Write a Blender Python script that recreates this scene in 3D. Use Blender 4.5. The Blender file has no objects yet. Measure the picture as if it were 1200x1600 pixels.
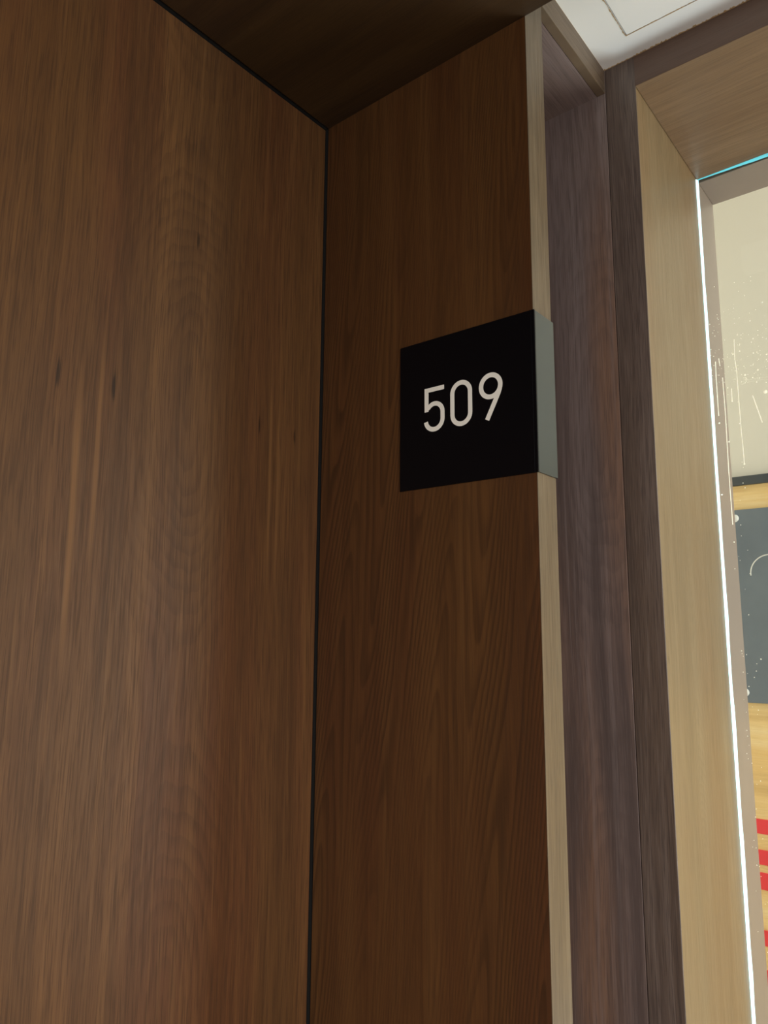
import bpy, bmesh, math, random
from mathutils import Vector, Matrix

# ------------------------------------------------------------------ measures (metres)
S = 0.7                    # survey units -> metres
EZ = 1.45                  # eye height
XS, XE = 1.0*S, 1.06127*S  # side panel faces (the numbered pier)
XC = 1.34268*S             # niche wall / column face
XG = 1.74322*S             # glass plane
XJ = 1.87714*S             # inner end of the window lining
Y0 = 0.97533*S             # back panel plane
Y1 = 0.51535*S             # front edge of the pier
Y2 = 0.45366*S             # window jamb plane
H  = 1.03312*S + EZ        # underside of the alcove lid
HF = 1.10123*S + EZ        # underside of the niche fascia
HC = 1.15444*S + EZ        # plaster ceiling
HW = 1.08676*S + EZ        # window head
ZT, ZB = 0.50517*S + EZ, 0.24347*S + EZ     # sign top / bottom
SY = 0.77814*S             # far side of the sign
XR = 3.2*S                 # far wall of the room behind the glass
YE = -1.0                  # near end of the window opening
XL = -0.55                 # left side of the alcove

sc = bpy.context.scene
C = sc.collection
# ------------------------------------------------------------------ camera
cam = bpy.data.cameras.new('camera')
cam.sensor_fit = 'VERTICAL'; cam.sensor_height = 36.0; cam.lens = 1158.05/1600*36.0
cam.clip_start = 0.01
co = bpy.data.objects.new('camera', cam); C.objects.link(co)
rt = Vector((0.63127539, -0.77552884, 0.00681137)); up = Vector((-0.13009355, -0.09722904, 0.98672295))
fw = Vector((0.76456984, 0.62378003, 0.1622696))
M = Matrix((rt, up, -fw)).transposed().to_4x4(); M.translation = (0, 0, EZ)
co.matrix_world = M
sc.camera = co
# ------------------------------------------------------------------ world, exposure, lamps
sc.view_settings.view_transform = 'Standard'; sc.view_settings.look = 'None'
sc.view_settings.gamma = 1.0; sc.view_settings.use_curve_mapping = False
sc.view_settings.exposure = 0.45
w = bpy.data.worlds.new('corridor'); sc.world = w; w.use_nodes = True
w.node_tree.nodes['Background'].inputs[0].default_value = (1.0, 0.97, 0.94, 1)
w.node_tree.nodes['Background'].inputs[1].default_value = 0.52

def area(name, loc, target, sx, sy, power, col, spread=180):
    l = bpy.data.lights.new(name, 'AREA'); l.shape = 'RECTANGLE'; l.size = sx; l.size_y = sy
    l.energy = power; l.color = col; l.spread = math.radians(spread)
    o = bpy.data.objects.new(name, l); C.objects.link(o); o.location = loc
    o.rotation_euler = (Vector(target)-Vector(loc)).to_track_quat('-Z', 'Y').to_euler()
    return o
area('corridor_cool_fill', (-1.6, -1.8, 0.85), (0.9, 0.6, 1.7), 1.2, 1.2, 14, (0.93, 0.95, 1.0))  # unseen cool fill, added to lift the niche wall and ceiling
area('corridor_beam_fill', (-0.5, -1.5, 1.15), (0.50, 0.68, 1.15), 0.35, 0.6, 2.2, (1.0, 0.95, 0.88), 62)  # unseen narrow beam, added so the back panel falls off towards its top
area('room_top_fill', (1.7, -1.0, 3.1), (1.9, -0.1, 1.2), 0.6, 1.2, 10, (1.0, 0.95, 0.88))  # unseen light from above, added for the room behind the glass
area('room_side_fill', (1.75, -1.75, 1.25), (1.75, 0.3, 1.45), 0.9, 2.2, 30, (1.0, 0.98, 0.93))  # unseen upright panel, added to light the far room wall evenly
area('ceiling_up_fill', (1.62, -0.45, 0.4), (0.80, 0.20, 2.25), 0.5, 0.7, 2.3, (0.84, 0.93, 1.0), 75)  # unseen low fill, added to brighten the plaster ceiling through the glass

# ------------------------------------------------------------------ node helpers
class NT:
    def __init__(s, name):
        s.m = bpy.data.materials.new(name); s.m.use_nodes = True; s.t = s.m.node_tree
        s.b = s.t.nodes['Principled BSDF']
    def n(s, typ, **kw):
        x = s.t.nodes.new(typ)
        for k, v in kw.items(): setattr(x, k, v)
        return x
    def link(s, a, b): s.t.links.new(a, b)
    def inp(s, sock, v):
        if isinstance(v, (int, float, tuple, list)): sock.default_value = v
        else: s.link(v, sock)
    def math(s, op, a, b=0.0, c=None, clamp=False):
        x = s.n('ShaderNodeMath', operation=op, use_clamp=clamp)
        s.inp(x.inputs[0], a); s.inp(x.inputs[1], b)
        if c is not None: s.inp(x.inputs[2], c)
        return x.outputs[0]
    def comb(s, x, y, z):
        c = s.n('ShaderNodeCombineXYZ')
        for i, v in enumerate((x, y, z)): s.inp(c.inputs[i], v)
        return c.outputs[0]
    def noise(s, vec, scale=1, detail=2, rough=0.5, dist=0):
        x = s.n('ShaderNodeTexNoise'); s.inp(x.inputs['Vector'], vec)
        x.inputs['Scale'].default_value = scale; x.inputs['Detail'].default_value = detail
        x.inputs['Roughness'].default_value = rough; x.inputs['Distortion'].default_value = dist
        return x.outputs['Fac']
    def rng(s, v, a, b, c=0.0, d=1.0, smooth=True):
        x = s.n('ShaderNodeMapRange'); x.interpolation_type = 'SMOOTHSTEP' if smooth else 'LINEAR'
        s.inp(x.inputs[0], v)
        for i, q in zip((1, 2, 3, 4), (a, b, c, d)): x.inputs[i].default_value = q
        return x.outputs[0]
    def mix(s, f, a, b, mode='MIX'):
        x = s.n('ShaderNodeMix', data_type='RGBA', blend_type=mode)
        s.inp(x.inputs[0], f)
        for i, v in ((6, a), (7, b)):
            if isinstance(v, tuple) and len(v) == 3: v = (*v, 1)
            s.inp(x.inputs[i], v)
        return x.outputs[2]

def lin(*c):
    return tuple(((v/255)/12.92 if v/255 <= 0.04045 else ((v/255+0.055)/1.055)**2.4) for v in c)

def wood(name, base, dark, light, red, uv=('X', 'Z'), u0=0.0, half=0.0, seed=0.0, ring=150.0, amp=0.16,
         vf=1.4, ringk=0.5, streak=0.5, pore=0.5, rough=0.45, spec=0.35, bump=0.15, marks=(), lines=(), cath=True, fine=1.0, dv=0.0, dper=0.7, dU=0.0, wavy=0.03):
    """straight-grained veneer with cathedral figure; uv = (axis across the grain, axis along it)"""
    k = NT(name)
    tc = k.n('ShaderNodeTexCoord'); sx = k.n('ShaderNodeSeparateXYZ'); k.link(tc.outputs['Object'], sx.inputs[0])
    U = sx.outputs[uv[0]]; V = sx.outputs[uv[1]]
    # gentle waviness of the whole grain
    wav = k.noise(k.comb(k.math('MULTIPLY', U, 3.0), k.math('MULTIPLY', V, 1.3), seed+3.1), 1, 2)
    Uw = k.math('ADD', U, k.math('MULTIPLY', k.math('SUBTRACT', wav, 0.5), wavy))
    col = base
    # broad tone drift (reddish / paler)
    t1 = k.noise(k.comb(k.math('MULTIPLY', Uw, 9), k.math('MULTIPLY', V, 0.9), seed), 1, 2)
    c = k.mix(k.rng(t1, 0.35, 0.68), base, red)
    t2 = k.noise(k.comb(k.math('MULTIPLY', Uw, 26), k.math('MULTIPLY', V, 1.1), seed+7), 1, 3, 0.6)
    c = k.mix(k.math('MULTIPLY', k.rng(t2, 0.50, 0.72), streak), c, light)
    c = k.mix(k.math('MULTIPLY', k.rng(t2, 0.50, 0.28), streak), c, dark)
    # cathedral rings
    if cath:
        if half > 0:
            Ur = k.math('SUBTRACT', k.math('PINGPONG', k.math('SUBTRACT', Uw, u0-half*8.0), half), 0.0)
        else:
            Ur = k.math('SUBTRACT', Uw, u0)
        dn = k.noise(k.comb(k.math('MULTIPLY', U, 1.2), k.math('MULTIPLY', V, vf), seed+11), 1, 1.5, 0.4)
        ph = k.math('ADD', k.math('MULTIPLY', k.math('SUBTRACT', V, dv), 2*math.pi/dper), k.math('MULTIPLY', U, dU))
        D = k.math('ADD', k.math('MULTIPLY', k.math('ADD', k.math('COSINE', ph), 1.05), amp*0.5), k.math('MULTIPLY', k.math('SUBTRACT', dn, 0.5), amp*0.7))
        Us = k.math('MULTIPLY', Ur, 1.6)
        r = k.math('SQRT', k.math('ADD', k.math('MULTIPLY', Us, Us), k.math('MULTIPLY', D, D)))
        jit = k.noise(k.comb(k.math('MULTIPLY', U, 30), k.math('MULTIPLY', V, 4), seed+2), 1, 2, 0.5)
        rr = k.math('ADD', k.math('MULTIPLY', r, ring), k.math('MULTIPLY', jit, 1.9))
        fr = k.math('FRACT', rr)
        band = k.math('MULTIPLY', k.rng(fr, 0.25, 0.85), k.rng(fr, 1.0, 0.88))
        wt = k.rng(k.math('ABSOLUTE', Ur), 0.13, 0.03, 0.12, 1.0)
        wn = k.noise(k.comb(k.math('MULTIPLY', U, 7), k.math('MULTIPLY', V, 1.6), seed+5), 1, 2)
        wt = k.math('MULTIPLY', wt, k.rng(wn, 0.35, 0.65, 0.35, 1.0))
        c = k.mix(k.math('MULTIPLY', k.math('MULTIPLY', band, wt), ringk), c, dark)
    # medium straight lines
    m1 = k.noise(k.comb(k.math('MULTIPLY', Uw, 150*fine), k.math('MULTIPLY', V, 2.2), seed+21), 1, 3, 0.65)
    c = k.mix(k.math('MULTIPLY', k.rng(m1, 0.52, 0.70), pore*0.55), c, light)
    c = k.mix(k.math('MULTIPLY', k.rng(m1, 0.48, 0.30), pore*0.7), c, dark)
    # pores: short fine dashes
    p1 = k.noise(k.comb(k.math('MULTIPLY', Uw, 700*fine), k.math('MULTIPLY', V, 18), seed+31), 1, 2, 0.6)
    c = k.mix(k.math('MULTIPLY', k.rng(p1, 0.52, 0.34), pore), c, dark)
    c = k.mix(k.math('MULTIPLY', k.rng(p1, 0.56, 0.72), pore*0.45), c, light)
    # explicit pale mineral lines (u, width, v centre, v half length, strength)
    for (lu, lw, lv, lh, ls) in lines:
        a = k.math('ABSOLUTE', k.math('SUBTRACT', k.math('ADD', U, k.math('MULTIPLY', k.math('SUBTRACT', wav, 0.5), 0.03)), lu))
        a = k.rng(a, lw, lw*0.15)
        b = k.rng(k.math('ABSOLUTE', k.math('SUBTRACT', V, lv)), lh, lh*0.3)
        c = k.mix(k.math('MULTIPLY', k.math('MULTIPLY', a, b), ls), c, light)
    for (mu, mv, mw, mh, ms) in marks:
        a = k.math('DIVIDE', k.math('SUBTRACT', U, mu), mw); b = k.math('DIVIDE', k.math('SUBTRACT', V, mv), mh)
        e = k.math('SQRT', k.math('ADD', k.math('MULTIPLY', a, a), k.math('MULTIPLY', b, b)))
        e = k.math('ADD', e, k.math('MULTIPLY', k.math('SUBTRACT', p1, 0.5), 1.6))
        c = k.mix(k.math('MULTIPLY', k.rng(e, 1.1, 0.3), ms), c, tuple(x*0.35 for x in dark))
    k.link(c, k.b.inputs['Base Color'])
    rg = k.rng(p1, 0.3, 0.7, rough+0.08, rough-0.05, False)
    k.link(rg, k.b.inputs['Roughness']); k.b.inputs['Specular IOR Level'].default_value = spec
    if bump:
        bp = k.n('ShaderNodeBump'); bp.inputs['Strength'].default_value = bump; bp.inputs['Distance'].default_value = 0.0006
        hsum = k.math('ADD', k.math('MULTIPLY', m1, 0.5), p1)
        k.link(hsum, bp.inputs['Height']); k.link(bp.outputs[0], k.b.inputs['Normal'])
    return k.m

def plain(name, col, rough=0.5, metal=0.0, spec=0.5, var=0.0, vscale=20, coat=0.0, bump=0.0, warm=None):
    k = NT(name)
    k.b.inputs['Base Color'].default_value = (*col, 1); k.b.inputs['Roughness'].default_value = rough
    k.b.inputs['Metallic'].default_value = metal; k.b.inputs['Specular IOR Level'].default_value = spec
    k.b.inputs['Coat Weight'].default_value = coat
    tc = k.n('ShaderNodeTexCoord')
    nz = k.noise(tc.outputs['Object'], vscale, 4, 0.6)
    c = k.mix(k.math('MULTIPLY', nz, var), col, warm if warm else tuple(x*0.6 for x in col))
    k.link(c, k.b.inputs['Base Color'])
    if bump:
        bp = k.n('ShaderNodeBump'); bp.inputs['Strength'].default_value = bump; bp.inputs['Distance'].default_value = 0.001
        k.link(nz, bp.inputs['Height']); k.link(bp.outputs[0], k.b.inputs['Normal'])
    return k.m

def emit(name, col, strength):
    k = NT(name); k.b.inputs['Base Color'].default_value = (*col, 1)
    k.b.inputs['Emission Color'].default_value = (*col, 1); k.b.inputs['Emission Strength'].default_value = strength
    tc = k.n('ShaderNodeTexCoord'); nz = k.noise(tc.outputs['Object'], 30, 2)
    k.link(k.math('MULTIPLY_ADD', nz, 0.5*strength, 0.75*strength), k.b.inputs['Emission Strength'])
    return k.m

# ------------------------------------------------------------------ materials
VB = lin(88, 59, 32); VD = lin(62, 39, 20); VL = lin(114, 79, 45); VR = lin(88, 54, 31)
m_back = wood('walnut_veneer_back', VB, VD, VL, VR, ('X', 'Z'), u0=0.488, seed=1.7, ring=62, amp=0.18, ringk=0.38, streak=0.45, pore=0.6, dv=1.38, dper=0.68,
              marks=((0.334, 1.698, 0.0026, 0.018, .8), (0.393, 1.70, 0.0026, 0.018, .85), (0.591, 1.704, 0.002, 0.013, .8),
                     (0.651, 1.702, 0.0026, 0.012, .7), (0.488, 1.905, 0.0026, 0.012, .7)),
              lines=((0.358, 0.005, 1.56, 0.18, .8), (0.379, 0.004, 1.63, 0.16, .7), (0.613, 0.0035, 1.65, 0.18, .6), (0.626, 0.003, 1.62, 0.15, .5), (0.30, 0.010, 1.22, 0.22, .5)))
m_side = wood('walnut_veneer_side', lin(86, 55, 27), lin(55, 33, 15), lin(106, 72, 38), lin(80, 47, 24), ('Y', 'Z'), u0=0.535, half=0.078,
              seed=5.3, ring=55, amp=0.24, vf=1.6, ringk=0.75, streak=0.32, pore=0.30, dv=0.9, dper=1.1, dU=40.8, lines=((0.459, 0.004, 1.50, 0.16, .4),))
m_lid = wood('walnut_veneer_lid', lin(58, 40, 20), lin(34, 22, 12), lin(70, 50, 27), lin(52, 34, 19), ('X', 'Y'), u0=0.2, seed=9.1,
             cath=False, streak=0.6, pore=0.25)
m_edge = wood('pale_edge_band', lin(106, 92, 72), lin(74, 62, 47), lin(130, 115, 92), lin(102, 85, 64), ('X', 'Z'), seed=2.2, cath=False,
              streak=0.4, pore=0.5, rough=0.42, spec=0.4)
m_edge_h = wood('pale_edge_band_level', lin(112, 96, 78), lin(86, 72, 58), lin(134, 118, 98), lin(108, 90, 72), ('Z', 'X'), seed=2.9, cath=False,
                streak=0.4, pore=0.4, rough=0.42, spec=0.4)
G0 = lin(118, 103, 99); G1 = lin(82, 69, 65); G2 = lin(140, 126, 122); G3 = lin(130, 98, 78)
m_niche = wood('grey_brown_veneer', G0, G1, G2, G3, ('Y', 'Z'), u0=0.385, seed=13.3, ring=50, amp=0.14, vf=1.8, ringk=0.2, streak=0.75,
               pore=0.5, rough=0.36, spec=0.5)
m_post = wood('grey_brown_straight_grain', lin(98, 83, 75), lin(68, 56, 51), lin(132, 117, 108), lin(98, 81, 69), ('Y', 'Z'), u0=0.1, seed=15.1,
              ring=260, amp=0.03, ringk=0.9, streak=0.3, pore=0.65, rough=0.36, spec=0.5)
m_niche_top = wood('grey_brown_level', lin(126, 110, 106), lin(98, 84, 80), lin(146, 130, 126), lin(128, 108, 98), ('Y', 'X'), seed=17.7, cath=False, rough=0.36, spec=0.5)
m_band = wood('dark_fascia', lin(96, 78, 67), lin(74, 58, 49), lin(112, 94, 83), lin(96, 73, 60), ('Z', 'Y'), seed=19.7, cath=False, streak=0.3, pore=0.2, rough=0.4, spec=0.5)
m_jamb = wood('pale_oak_jamb', lin(130, 111, 82), lin(104, 87, 62), lin(150, 132, 103), lin(130, 106, 75), ('X', 'Z'), u0=1.05, seed=21.7, ring=160,
              amp=0.12, vf=1.5, ringk=0.2, streak=0.3, pore=0.3, rough=0.42, spec=0.4, marks=((0.951, 1.42, 0.0018, 0.005, .5),))
m_head = wood('pale_oak_head', lin(122, 98, 74), lin(94, 75, 56), lin(140, 118, 93), lin(116, 91, 67), ('X', 'Y'), seed=23.7, cath=False, streak=0.5,
              pore=0.4, rough=0.40, spec=0.5)
m_inlin = plain('window_lining', lin(136, 122, 112), 0.4, var=0.4, vscale=14)
m_dark = plain('black_gap', (0.004, 0.003, 0.002), 0.9)
m_plaster = plain('white_plaster', lin(246, 246, 244), 0.75, var=0.08, vscale=5, bump=0.05)
m_ochre = plain('ochre_caulk', lin(190, 160, 116), 0.8, var=0.8, vscale=90)
m_floor = wood('floor_boards', lin(190, 176, 156), lin(150, 134, 114), lin(206, 194, 176), lin(184, 164, 140), ('Y', 'X'), seed=27, cath=False)
m_black = plain('satin_black', lin(6, 6, 10), 0.36, spec=0.22, var=0.2, vscale=6)
m_steel = plain('brushed_dark_metal', lin(84, 90, 92), 0.28, metal=0.85, spec=0.5, var=0.25, vscale=9)
m_digit = plain('cream_lettering', lin(244, 239, 226), 0.55, var=0.06)
m_cream = plain('cream_paint', lin(232, 227, 214), 0.7, var=0.08, vscale=2, bump=0.05)
m_slate = plain('slate_board', lin(92, 102, 114), 0.55, var=0.8, vscale=6, warm=lin(132, 143, 149))
m_graphite = plain('graphite_trim', lin(70, 76, 80), 0.5, var=0.2)
m_pine = wood('pale_pine', lin(246, 214, 152), lin(204, 164, 104), lin(252, 230, 182), lin(240, 200, 132), ('Z', 'Y'), u0=0.9, seed=31, ring=90, amp=0.06,
              ringk=0.4, streak=0.5, pore=0.2, rough=0.5)
m_red = plain('red_paint', lin(244, 62, 70), 0.45, var=0.15)
m_pin = plain('white_plastic', lin(225, 225, 220), 0.4, var=0.05)
m_edge_glow = emit('cool_white_edge_glow', (0.58, 0.92, 1.0), 1.05)  # bright line at the glass edge, its glow put into the material
m_cyan = emit('cyan_glow', (0.12, 0.56, 0.64), 0.5)  # cyan edge of the glass, made to glow though no lamp
k = NT('dried_drops')
df = k.n('ShaderNodeBsdfDiffuse'); df.inputs[0].default_value = (.62, .62, .58, 1)
tl = k.n('ShaderNodeBsdfTranslucent'); tl.inputs[0].default_value = (.62, .62, .58, 1)
ad = k.n('ShaderNodeAddShader'); k.link(df.outputs[0], ad.inputs[0]); k.link(tl.outputs[0], ad.inputs[1])
k.link(ad.outputs[0], k.t.nodes['Material Output'].inputs[0]); m_drop = k.m
k = NT('clear_glass')
tr = k.n('ShaderNodeBsdfTransparent'); tr.inputs[0].default_value = (0.94, 0.97, 0.95, 1)
gl = k.n('ShaderNodeBsdfGlossy'); gl.inputs['Roughness'].default_value = 0.03
fr = k.n('ShaderNodeFresnel'); fr.inputs[0].default_value = 1.45
gm = k.n('ShaderNodeNewGeometry'); ff = k.math('MULTIPLY', fr.outputs[0], k.math('SUBTRACT', 1.0, gm.outputs['Backfacing']))
mx = k.n('ShaderNodeMixShader'); k.link(ff, mx.inputs[0]); k.link(tr.outputs[0], mx.inputs[1]); k.link(gl.outputs[0], mx.inputs[2])
k.link(mx.outputs[0], k.t.nodes['Material Output'].inputs[0]); m_glass = k.m

# ------------------------------------------------------------------ mesh helpers
def box(bm, x0, x1, y0, y1, z0, z1, bev=0.0):
    vs = [bm.verts.new((x, y, z)) for x in (min(x0, x1), max(x0, x1)) for y in (min(y0, y1), max(y0, y1)) for z in (min(z0, z1), max(z0, z1))]
    fs = [(0, 1, 3, 2), (4, 6, 7, 5), (0, 4, 5, 1), (2, 3, 7, 6), (0, 2, 6, 4), (1, 5, 7, 3)]
    fc = [bm.faces.new([vs[i] for i in f]) for f in fs]
    if bev:
        es = list({e for f in fc for e in f.edges})
        bmesh.ops.bevel(bm, geom=es, offset=bev, segments=2, affect='EDGES', profile=0.5)
def link(name, bm, mat, parent=None, kind=None, smooth=False):
    bmesh.ops.recalc_face_normals(bm, faces=bm.faces)
    me = bpy.data.meshes.new(name); bm.to_mesh(me); bm.free(); me.materials.append(mat)
    o = bpy.data.objects.new(name, me); C.objects.link(o)
    if parent is not None: o.parent = parent
    if kind: o['kind'] = kind
    if smooth:
        for p in me.polygons: p.use_smooth = True
    return o
def bx(name, dims, mat, parent=None, kind=None, bev=0.0008):
    bm = bmesh.new(); box(bm, *dims, bev=bev); return link(name, bm, mat, parent, kind)
def thing(name, label, cat, group=None):
    o = bpy.data.objects.new(name, None); C.objects.link(o); o.empty_display_size = 0.05
    o['label'] = label; o['category'] = cat
    if group: o['group'] = group
    return o
def tag(o, label, cat, group=None):
    o['label'] = label; o['category'] = cat
    if group: o['group'] = group
    return o
ST = 'structure'

# ------------------------------------------------------------------ setting: alcove
bx('floor', (-2.2, XR+0.1, -2.2, Y0+0.5, -0.05, 0.0), m_floor, kind=ST)
bx('wall_left', (XL+0.004, XS-0.0028, Y0, Y0+0.02, 0.004, H-0.0028), m_back, kind=ST, bev=0.0012)     # back panel of the alcove
bx('wall_behind_panel', (XL, XS, Y0+0.021, Y0+0.06, 0.0, HC), m_dark, kind=ST)
pier = bx('wall_center', (XS, XE-0.0004, Y1+0.0008, Y0-0.003, 0.0, H), m_side, kind=ST, bev=0.0)
bx('shadow_gap', (XS+0.002, XE-0.0004, Y0-0.003, Y0+0.02, 0.0, HC), m_dark, pier, bev=0.0)
bx('upper_stile', (XS+0.0006, XE-0.0004, Y1+0.0008, Y0-0.003, H, HC), m_side, pier, bev=0.0)
bx('edge_band', (XS, XE, Y1, Y1+0.0008, 0.0, HC-0.001), m_edge, pier, bev=0.0003)
bx('wall_alcove_side', (XL-0.04, XL, Y1, Y0+0.02, 0.0, HC), m_side, kind=ST)
# lid of the alcove: runs forward past the pier
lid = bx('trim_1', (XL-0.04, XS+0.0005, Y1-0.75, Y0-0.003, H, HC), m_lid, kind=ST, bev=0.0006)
bx('shadow_gap', (XL, XS+0.0005, Y0-0.003, Y0+0.02, H+0.002, HC), m_dark, lid, bev=0.0)
# niche between pier and column
bx('wall_niche', (XC, XC+0.04, Y1, Y0+0.02, 0.0, HC), m_niche, kind=ST, bev=0.0006)
bx('wall_niche_back', (XE, XC, Y0, Y0+0.02, 0.0, HC), m_niche, kind=ST)
bx('trim_2', (XE, XC, Y1, Y1+0.012, HF, HC), m_edge_h, kind=ST, bev=0.0006)
bx('trim_3', (XE, XC, Y1+0.0125, Y0, HF+0.0, HF+0.012), m_niche_top, kind=ST, bev=0.0)
bx('trim_4', (XC+0.0003, XC+0.0024, Y2-0.0006, Y1-0.0006, 0.0, HC), m_post, kind=ST, bev=0.0008)
# ------------------------------------------------------------------ ceiling with cut-out for the hatch
hx1, hy1 = 1.2830*S, 0.4455*S; hx0, hy0 = hx1-0.50, hy1-0.50
bm = bmesh.new()
box(bm, hx1, XC, -2.2, Y1, HC, HC+0.03); box(bm, -2.2, hx1, hy1, Y1, HC, HC+0.03)
box(bm, -2.2, hx0, -2.2, hy1, HC, HC+0.03); box(bm, hx0, hx1, -2.2, hy0, HC, HC+0.03)
ceil = link('ceiling', bm, m_plaster, kind=ST)
bx('hatch_frame_backing', (hx0-0.01, hx1+0.01, hy0-0.01, hy1+0.01, HC+0.028, HC+0.034), m_dark, ceil, bev=0)
hatch = thing('ceiling_access_panel', 'white ceiling access panel outlined by a thin ochre stained gap near the wood corner', 'access panel')
hatch.location = (0, 0, 0)
g = 0.0013
bx('panel_leaf', (hx0+g, hx1-g, hy0+g, hy1-g, HC-0.0004, HC+0.012), m_plaster, hatch, bev=0.0006)
def ragged(pts_a, pts_b, wid, n, seed, zc, th):
    """thin irregular bead along a straight line on the ceiling"""
    rnd = random.Random(seed); bm = bmesh.new(); a = Vector(pts_a); b = Vector(pts_b); d = (b-a).normalized(); nrm = Vector((-d.y, d.x, 0))
    rows = []
    for i in range(n+1):
        p = a.lerp(b, i/n); w1 = wid*(0.15+rnd.random()**2.2*1.1); 
        rows.append([bm.verts.new(p+nrm*0), bm.verts.new(p+nrm*w1), bm.verts.new(p+nrm*w1+Vector((0, 0, -th))), bm.verts.new(p+Vector((0, 0, -th)))])
    for i in range(n):
        for j in range(4):
            bm.faces.new((rows[i][j], rows[i+1][j], rows[i+1][(j+1) % 4], rows[i][(j+1) % 4]))
    bm.faces.new(rows[0]); bm.faces.new(rows[-1][::-1])
    return bm
link('stained_seam', ragged((hx1, hy0, HC), (hx1, hy1, HC), 0.0016, 160, 4, HC, 0.0006), m_ochre, hatch)
link('stained_seam', ragged((hx0, hy1, HC), (hx1, hy1, HC), 0.0014, 160, 5, HC, 0.0006), m_ochre, hatch)
link('trim_8', ragged((XC, Y1, HC), (XS, Y1, HC), -0.0024, 220, 6, HC, 0.0008), m_ochre, kind=ST)
link('trim_7', ragged((XC, -1.0, HC), (XC, Y1, HC), 0.0024, 900, 7, HC, 0.0008), m_ochre, kind=ST)

# ------------------------------------------------------------------ window bay
T = 0.014
bx('trim_5', (XC, XC+0.02, YE-0.2, Y2, HW+0.0004, HC), m_band, kind=ST, bev=0.0006)
win = bpy.data.objects.new('window_1', None); C.objects.link(win); win['kind'] = ST
bx('jamb', (XC+0.0025, XG-0.001, Y2, Y2+T, 0.0, HW+T), m_jamb, win, bev=0.0006)
bx('jamb', (XC, XG-0.001, YE-T, YE, 0.0, HW+T), m_jamb, win)
bx('head', (XC+0.0004, XG-0.001, YE, Y2-0.0004, HW, HW+T), m_head, win, bev=0.0006)
bx('inner_jamb', (XG+0.010, XJ, Y2, Y2+T, 0.0, HW+T), m_inlin, win, bev=0.001)
bx('inner_jamb', (XG+0.010, XJ, YE-T, YE, 0.0, HW+T), m_inlin, win)
bx('inner_head', (XG+0.010, XJ, YE, Y2, HW, HW+T), m_inlin, win, bev=0.001)
bx('sill', (XC, XJ, YE, Y2, 0.0, 0.03), m_jamb, win)
pane = bx('glass_pane', (XG-0.001, XG+0.007, YE, Y2-0.0005, 0.03, HW-0.0005), m_glass, win, bev=0)
# glass-edge brightness put in as emission: white down the jamb, cyan along the head
edge_glow = thing('glass_edge_glow', 'glowing cool white line down the window jamb at the glass edge, cyan glass edge along the head', 'light strip')  # bright glass edges, glow put into their materials
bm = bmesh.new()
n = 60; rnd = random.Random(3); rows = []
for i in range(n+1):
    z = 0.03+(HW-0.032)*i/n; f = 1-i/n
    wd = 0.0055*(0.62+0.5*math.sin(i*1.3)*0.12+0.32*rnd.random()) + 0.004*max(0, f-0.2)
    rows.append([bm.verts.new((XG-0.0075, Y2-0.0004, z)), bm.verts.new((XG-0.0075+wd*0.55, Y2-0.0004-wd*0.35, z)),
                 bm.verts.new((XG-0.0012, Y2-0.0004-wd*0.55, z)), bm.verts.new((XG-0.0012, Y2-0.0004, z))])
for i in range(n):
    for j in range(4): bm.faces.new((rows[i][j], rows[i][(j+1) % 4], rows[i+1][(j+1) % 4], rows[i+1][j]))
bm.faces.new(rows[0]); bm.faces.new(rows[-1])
link('side_strip', bm, m_edge_glow, edge_glow, smooth=False)
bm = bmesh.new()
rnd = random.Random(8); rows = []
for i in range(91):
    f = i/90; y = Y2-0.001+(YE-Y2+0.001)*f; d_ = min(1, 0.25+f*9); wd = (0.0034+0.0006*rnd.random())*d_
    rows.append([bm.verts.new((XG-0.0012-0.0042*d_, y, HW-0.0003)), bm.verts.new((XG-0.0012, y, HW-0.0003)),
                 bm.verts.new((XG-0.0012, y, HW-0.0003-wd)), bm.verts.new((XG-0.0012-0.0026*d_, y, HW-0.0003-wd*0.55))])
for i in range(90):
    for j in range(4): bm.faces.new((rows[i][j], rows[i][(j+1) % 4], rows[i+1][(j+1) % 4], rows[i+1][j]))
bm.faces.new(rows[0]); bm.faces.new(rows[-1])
tb = link('top_strip', bm, m_cyan, edge_glow); tb['label'] = 'thin glowing cyan glass edge along the window head'

# dried splashes and wiper marks on the pane (glass plane, room side facing the corridor)
XF = XG-0.0014
def gp(u, w):                                   # pixel of the survey photograph -> point on the glass plane
    d = fw+rt*((u-600)/1158.05)+up*((800-w)/1158.05); t = XF/d.x
    return Vector((XF, d.y*t, EZ+d.z*t))
rnd = random.Random(11); bm = bmesh.new()
def dot(p, r, el=1.0):
    n = 7; vs = [bm.verts.new(p+Vector((0.0002, math.cos(a)*r, math.sin(a)*r*el))) for a in [2*math.pi*i/n for i in range(n)]]
    ct = bm.verts.new(p+Vector((-r*0.4, 0, 0)))
    for i in range(n): bm.faces.new((vs[i], vs[(i+1) % n], ct))
    bm.faces.new(vs[::-1])
for i in range(230):
    u = rnd.uniform(1106, 1230); v = 600-abs(rnd.gauss(0, 75)); 
    if v < 430: continue
    dot(gp(u, v), rnd.uniform(0.00025, 0.0010)*(1.25 if rnd.random() > .85 else .75))
for i in range(60):
    v = rnd.uniform(600, 1500); dot(gp(1108+(v-300)*0.066+rnd.uniform(0, 26), v), rnd.uniform(0.0003, 0.0008))
for (u, v, r) in ((1124, 661, .0014), (1139, 690, .0014), (1163, 725, .0014), (1144, 627, .0012), (1128, 773, .0013), (1147, 847, .001), (1189, 1030, .0010), (1137, 606, .001), (1184, 578, .0014), (1164, 586, .0014), (1196, 612, .003)):
    dot(gp(u, v), r)
link('dried_droplets', bm, m_drop, pane, kind='stuff')
bm = bmesh.new()
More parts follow.
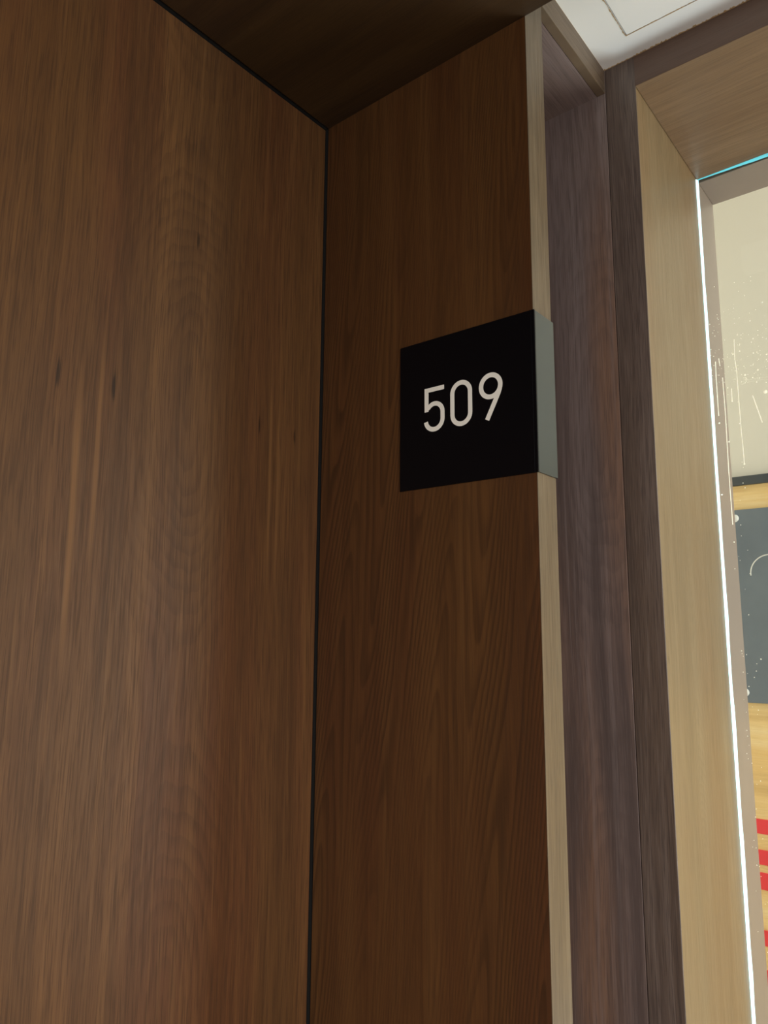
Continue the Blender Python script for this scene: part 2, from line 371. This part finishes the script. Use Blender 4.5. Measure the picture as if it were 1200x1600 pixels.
def line(pts, wd):
    prev = None
    for p in pts:
        q = gp(*p); a, b = bm.verts.new(q+Vector((0, wd, 0.0))), bm.verts.new(q-Vector((0, wd, 0.0)))
        c_ = bm.verts.new(q+Vector((-0.0003, 0, 0)))
        if prev: bm.faces.new((prev[0], a, c_, prev[2])); bm.faces.new((prev[2], c_, b, prev[1])); bm.faces.new((prev[1], b, a, prev[0]))
        prev = (a, b, c_)
line([(1147, 530), (1148, 560), (1151, 580), (1154, 620), (1158, 670), (1161, 700), (1163, 725)], 0.00045)
line([(1143, 607), (1144, 627)], 0.0005)
line([(1176, 618), (1184, 640), (1191, 660)], 0.0007)
line([(1118, 565), (1119, 590), (1123, 650)], 0.0006)
line([(1129, 590), (1133, 640), (1136, 690), (1139, 740), (1145, 820)], 0.0006)
line([(1123, 560), (1125, 572)], 0.0006)
for kk, wv in ((592, 0.0005), (588, 0.0004)):
    line([(1158, kk+9), (1170, kk+5), (1185, kk+2), (1200, kk+1), (1215, kk+3)], wv)
link('wiper_streaks', bm, m_drop, pane)

# ------------------------------------------------------------------ room behind the glass
ZR = lambda v: EZ+v*S
bx('wall_right', (XR, XR+0.1, -2.2, Y0+0.5, 0.0, 3.3), m_cream, kind=ST)
bx('wall_room_side', (XC+0.04, XR, Y0+0.02, Y0+0.06, 0.0, 3.3), m_cream, kind=ST)
bx('wall_window_reveal', (XC+0.04, XJ, Y2+T, Y0+0.02, 0.0, 3.3), m_inlin, kind=ST, bev=0)
bx('wall_over_window', (XC+0.021, XJ, YE-0.2, Y2+T, HW+T, 3.3), m_inlin, kind=ST, bev=0)
bx('ceiling_room', (XC+0.02, XR+0.1, -2.2, Y0+0.5, 3.3, 3.36), m_plaster, kind=ST)
bx('trim_6', (XR-0.022, XR, -2.0, Y0, ZR(0.600), ZR(0.636)), m_graphite, kind=ST, bev=0.002)
dado = bx('wall_panelling', (XR-0.014, XR, -2.0, Y0, 0.1, ZR(0.600)), m_pine, kind=ST, bev=0.001)
cb = thing('chalkboard', 'dusty slate grey chalkboard pinned to pale wood wall behind the glass', 'chalkboard')
bx('board', (XR-0.026, XR-0.0145, -0.55, 0.575, ZR(-0.252), ZR(0.500)), m_slate, cb, bev=0.002)
for (yy, zz) in ((0.765*S, ZR(0.466)), (0.772*S, ZR(-0.213)), (-0.5, ZR(0.466)), (-0.5, ZR(-0.213))):
    bm = bmesh.new()
    bmesh.ops.create_uvsphere(bm, u_segments=16, v_segments=8, radius=0.011, matrix=Matrix.Translation((XR-0.028, yy, zz)) @ Matrix.Diagonal((0.5, 1, 1, 1)))
    p = link('pin', bm, m_pin, cb, smooth=True)
bm = bmesh.new()                                # chalk arc
prev = None
for i in range(15):
    a = math.radians(60+i*9); p = Vector((XR-0.0264, 0.435+0.05*math.cos(a)*-1+0.02, 1.64+0.05*math.sin(a)-0.02)); q = Vector((0, math.cos(a)*-1, math.sin(a)))*0.0016
    cur = (bm.verts.new(p+q), bm.verts.new(p-q), bm.verts.new(p+Vector((-0.0006, 0, 0))))
    if prev:
        for j in range(3): bm.faces.new((prev[j], cur[j], cur[(j+1) % 3], prev[(j+1) % 3]))
    prev = cur
link('chalk_mark', bm, m_pin, cb)
red = thing('wall_lettering', 'large bright red lettering bars on the pale wood wall below the chalkboard', 'lettering')
def barrow(nm, z0, z1, yl):
    bm = bmesh.new(); box(bm, XR-0.017, XR-0.0142, 0.18, yl, z0, z1, bev=0.001); link(nm, bm, m_red, red)
for z0, z1 in ((-0.731, -0.678), (-0.841, -0.788), (-0.929, -0.868), (-1.124, -1.069), (-1.26, -1.205)):
    barrow('letter_bar', ZR(z0), ZR(z1), 0.56)
bm = bmesh.new(); box(bm, XR-0.0168, XR-0.0143, 0.14, 0.18, ZR(-0.929), ZR(-0.678), bev=0.001); link('letter_stem', bm, m_red, red)

# ------------------------------------------------------------------ door number sign
sign = thing('room_number_sign', 'black square room number plate reading 509 wrapped around the edge of the wooden pier', 'sign')
sw = SY-Y1; sh = ZT-ZB; TH = 0.0022
face = bx('face_plate', (XS-TH, XS-0.0002, Y1+0.0015, SY, ZB, ZT), m_black, sign, bev=0.0004)
sd = bx('return_plate', (XS-0.0002, XE+0.0006, Y1-TH, Y1-0.0002, ZB+0.0005, ZT-0.0005), m_steel, sign, bev=0.0003)
sd['label'] = 'shiny grey metal return around the edge'
bx('corner_strip', (XS-TH, XS-0.0003, Y1-TH, Y1+0.0012, ZB, ZT), m_black, sign, bev=0.0004)
bx('back_lip', (XE+0.0001, XE+0.0007, Y1-TH, Y1+0.006, ZB+0.0005, ZT-0.0005), m_steel, sign, bev=0)
SQ = 0.5*(sw+sh)
def sp(u, v): return Vector((XS-TH-0.0004, SY-u*sw, ZB+v*sh))
def stroke(name, path, wd, closed=False):
    bm = bmesh.new(); n = len(path); rows = []
    for i, (u, v) in enumerate(path):
        if closed: a, b = path[i-1], path[(i+1) % n]
        else: a, b = path[max(i-1, 0)], path[min(i+1, n-1)]
        dx, dy = b[0]-a[0], b[1]-a[1]; L = math.hypot(dx, dy) or 1; nx, ny = -dy/L*wd/2, dx/L*wd/2
        # mitre correction
        if 0 < i < n-1 or closed:
            p = path[i-1]; q = path[(i+1) % n]
            d1 = Vector((u-p[0], v-p[1])).normalized(); d2 = Vector((q[0]-u, q[1]-v)).normalized()
            c_ = max(0.35, math.sqrt(max(0, (1+d1.dot(d2))/2))); nx /= c_; ny /= c_
        t = Vector((0.0004, 0, 0))
        p0, p1 = sp(u+nx, v+ny), sp(u-nx, v-ny)
        rows.append((bm.verts.new(p0), bm.verts.new(p1), bm.verts.new(p1+t), bm.verts.new(p0+t)))
    for i in range(n if closed else n-1):
        r, s_ = rows[i], rows[(i+1) % n]
        for j in range(4): bm.faces.new((r[j], s_[j], s_[(j+1) % 4], r[(j+1) % 4]))
    if not closed: bm.faces.new(rows[0]); bm.faces.new(rows[-1])
    return bm
def arc(cx, cy, rx, ry, a0, a1, n=14):
    return [(cx+rx*math.cos(math.radians(a0+(a1-a0)*i/n)), cy+ry*math.sin(math.radians(a0+(a1-a0)*i/n))) for i in range(n+1)]
W = 0.030; hw = W/2
# 5
p = [(0.359, 0.667-hw-0.001), (0.205+hw, 0.667-hw-0.001), (0.205+hw, 0.506)]
d5 = stroke('digit', p[:], W)
p2 = [(0.213, 0.520)] + arc(0.284, 0.4905, 0.0625, 0.0625, 138, 0, 14) + arc(0.2805, 0.447, 0.066, 0.066, 0, -172, 20)
b2 = stroke('digit', p2, W)
for v_ in b2.verts: v_.co.x -= 0.00005
def join(bms):
    out = bmesh.new()
    for b in bms:
        me = bpy.data.meshes.new('t'); b.to_mesh(me); b.free(); out.from_mesh(me); bpy.data.meshes.remove(me)
    return out
link('digit', join([d5, b2]), m_digit, sign)
# 0
rx = 0.0815-hw; x0_ = 0.489
p = arc(x0_, 0.667-hw-rx, rx, rx, 0, 180, 18)+arc(x0_, 0.366+hw+rx, rx, rx, 180, 360, 18)
link('digit', stroke('digit', p, W, closed=True), m_digit, sign)
# 9
rx = 0.0835-hw; cy = 0.667-hw-rx; cx = 0.7045
ring_ = stroke('digit', arc(cx, cy, rx, rx*1.02, 0, 360, 40)[:-1], W, closed=True)
tail = stroke('digit', [(cx+rx, cy), (cx+rx-0.0012, cy-0.016), (cx+rx-0.006, cy-0.034), (cx+rx-0.014, cy-0.055), (0.6765, 0.370)], W)
for v_ in tail.verts: v_.co.x -= 0.00005
link('digit', join([ring_, tail]), m_digit, sign)
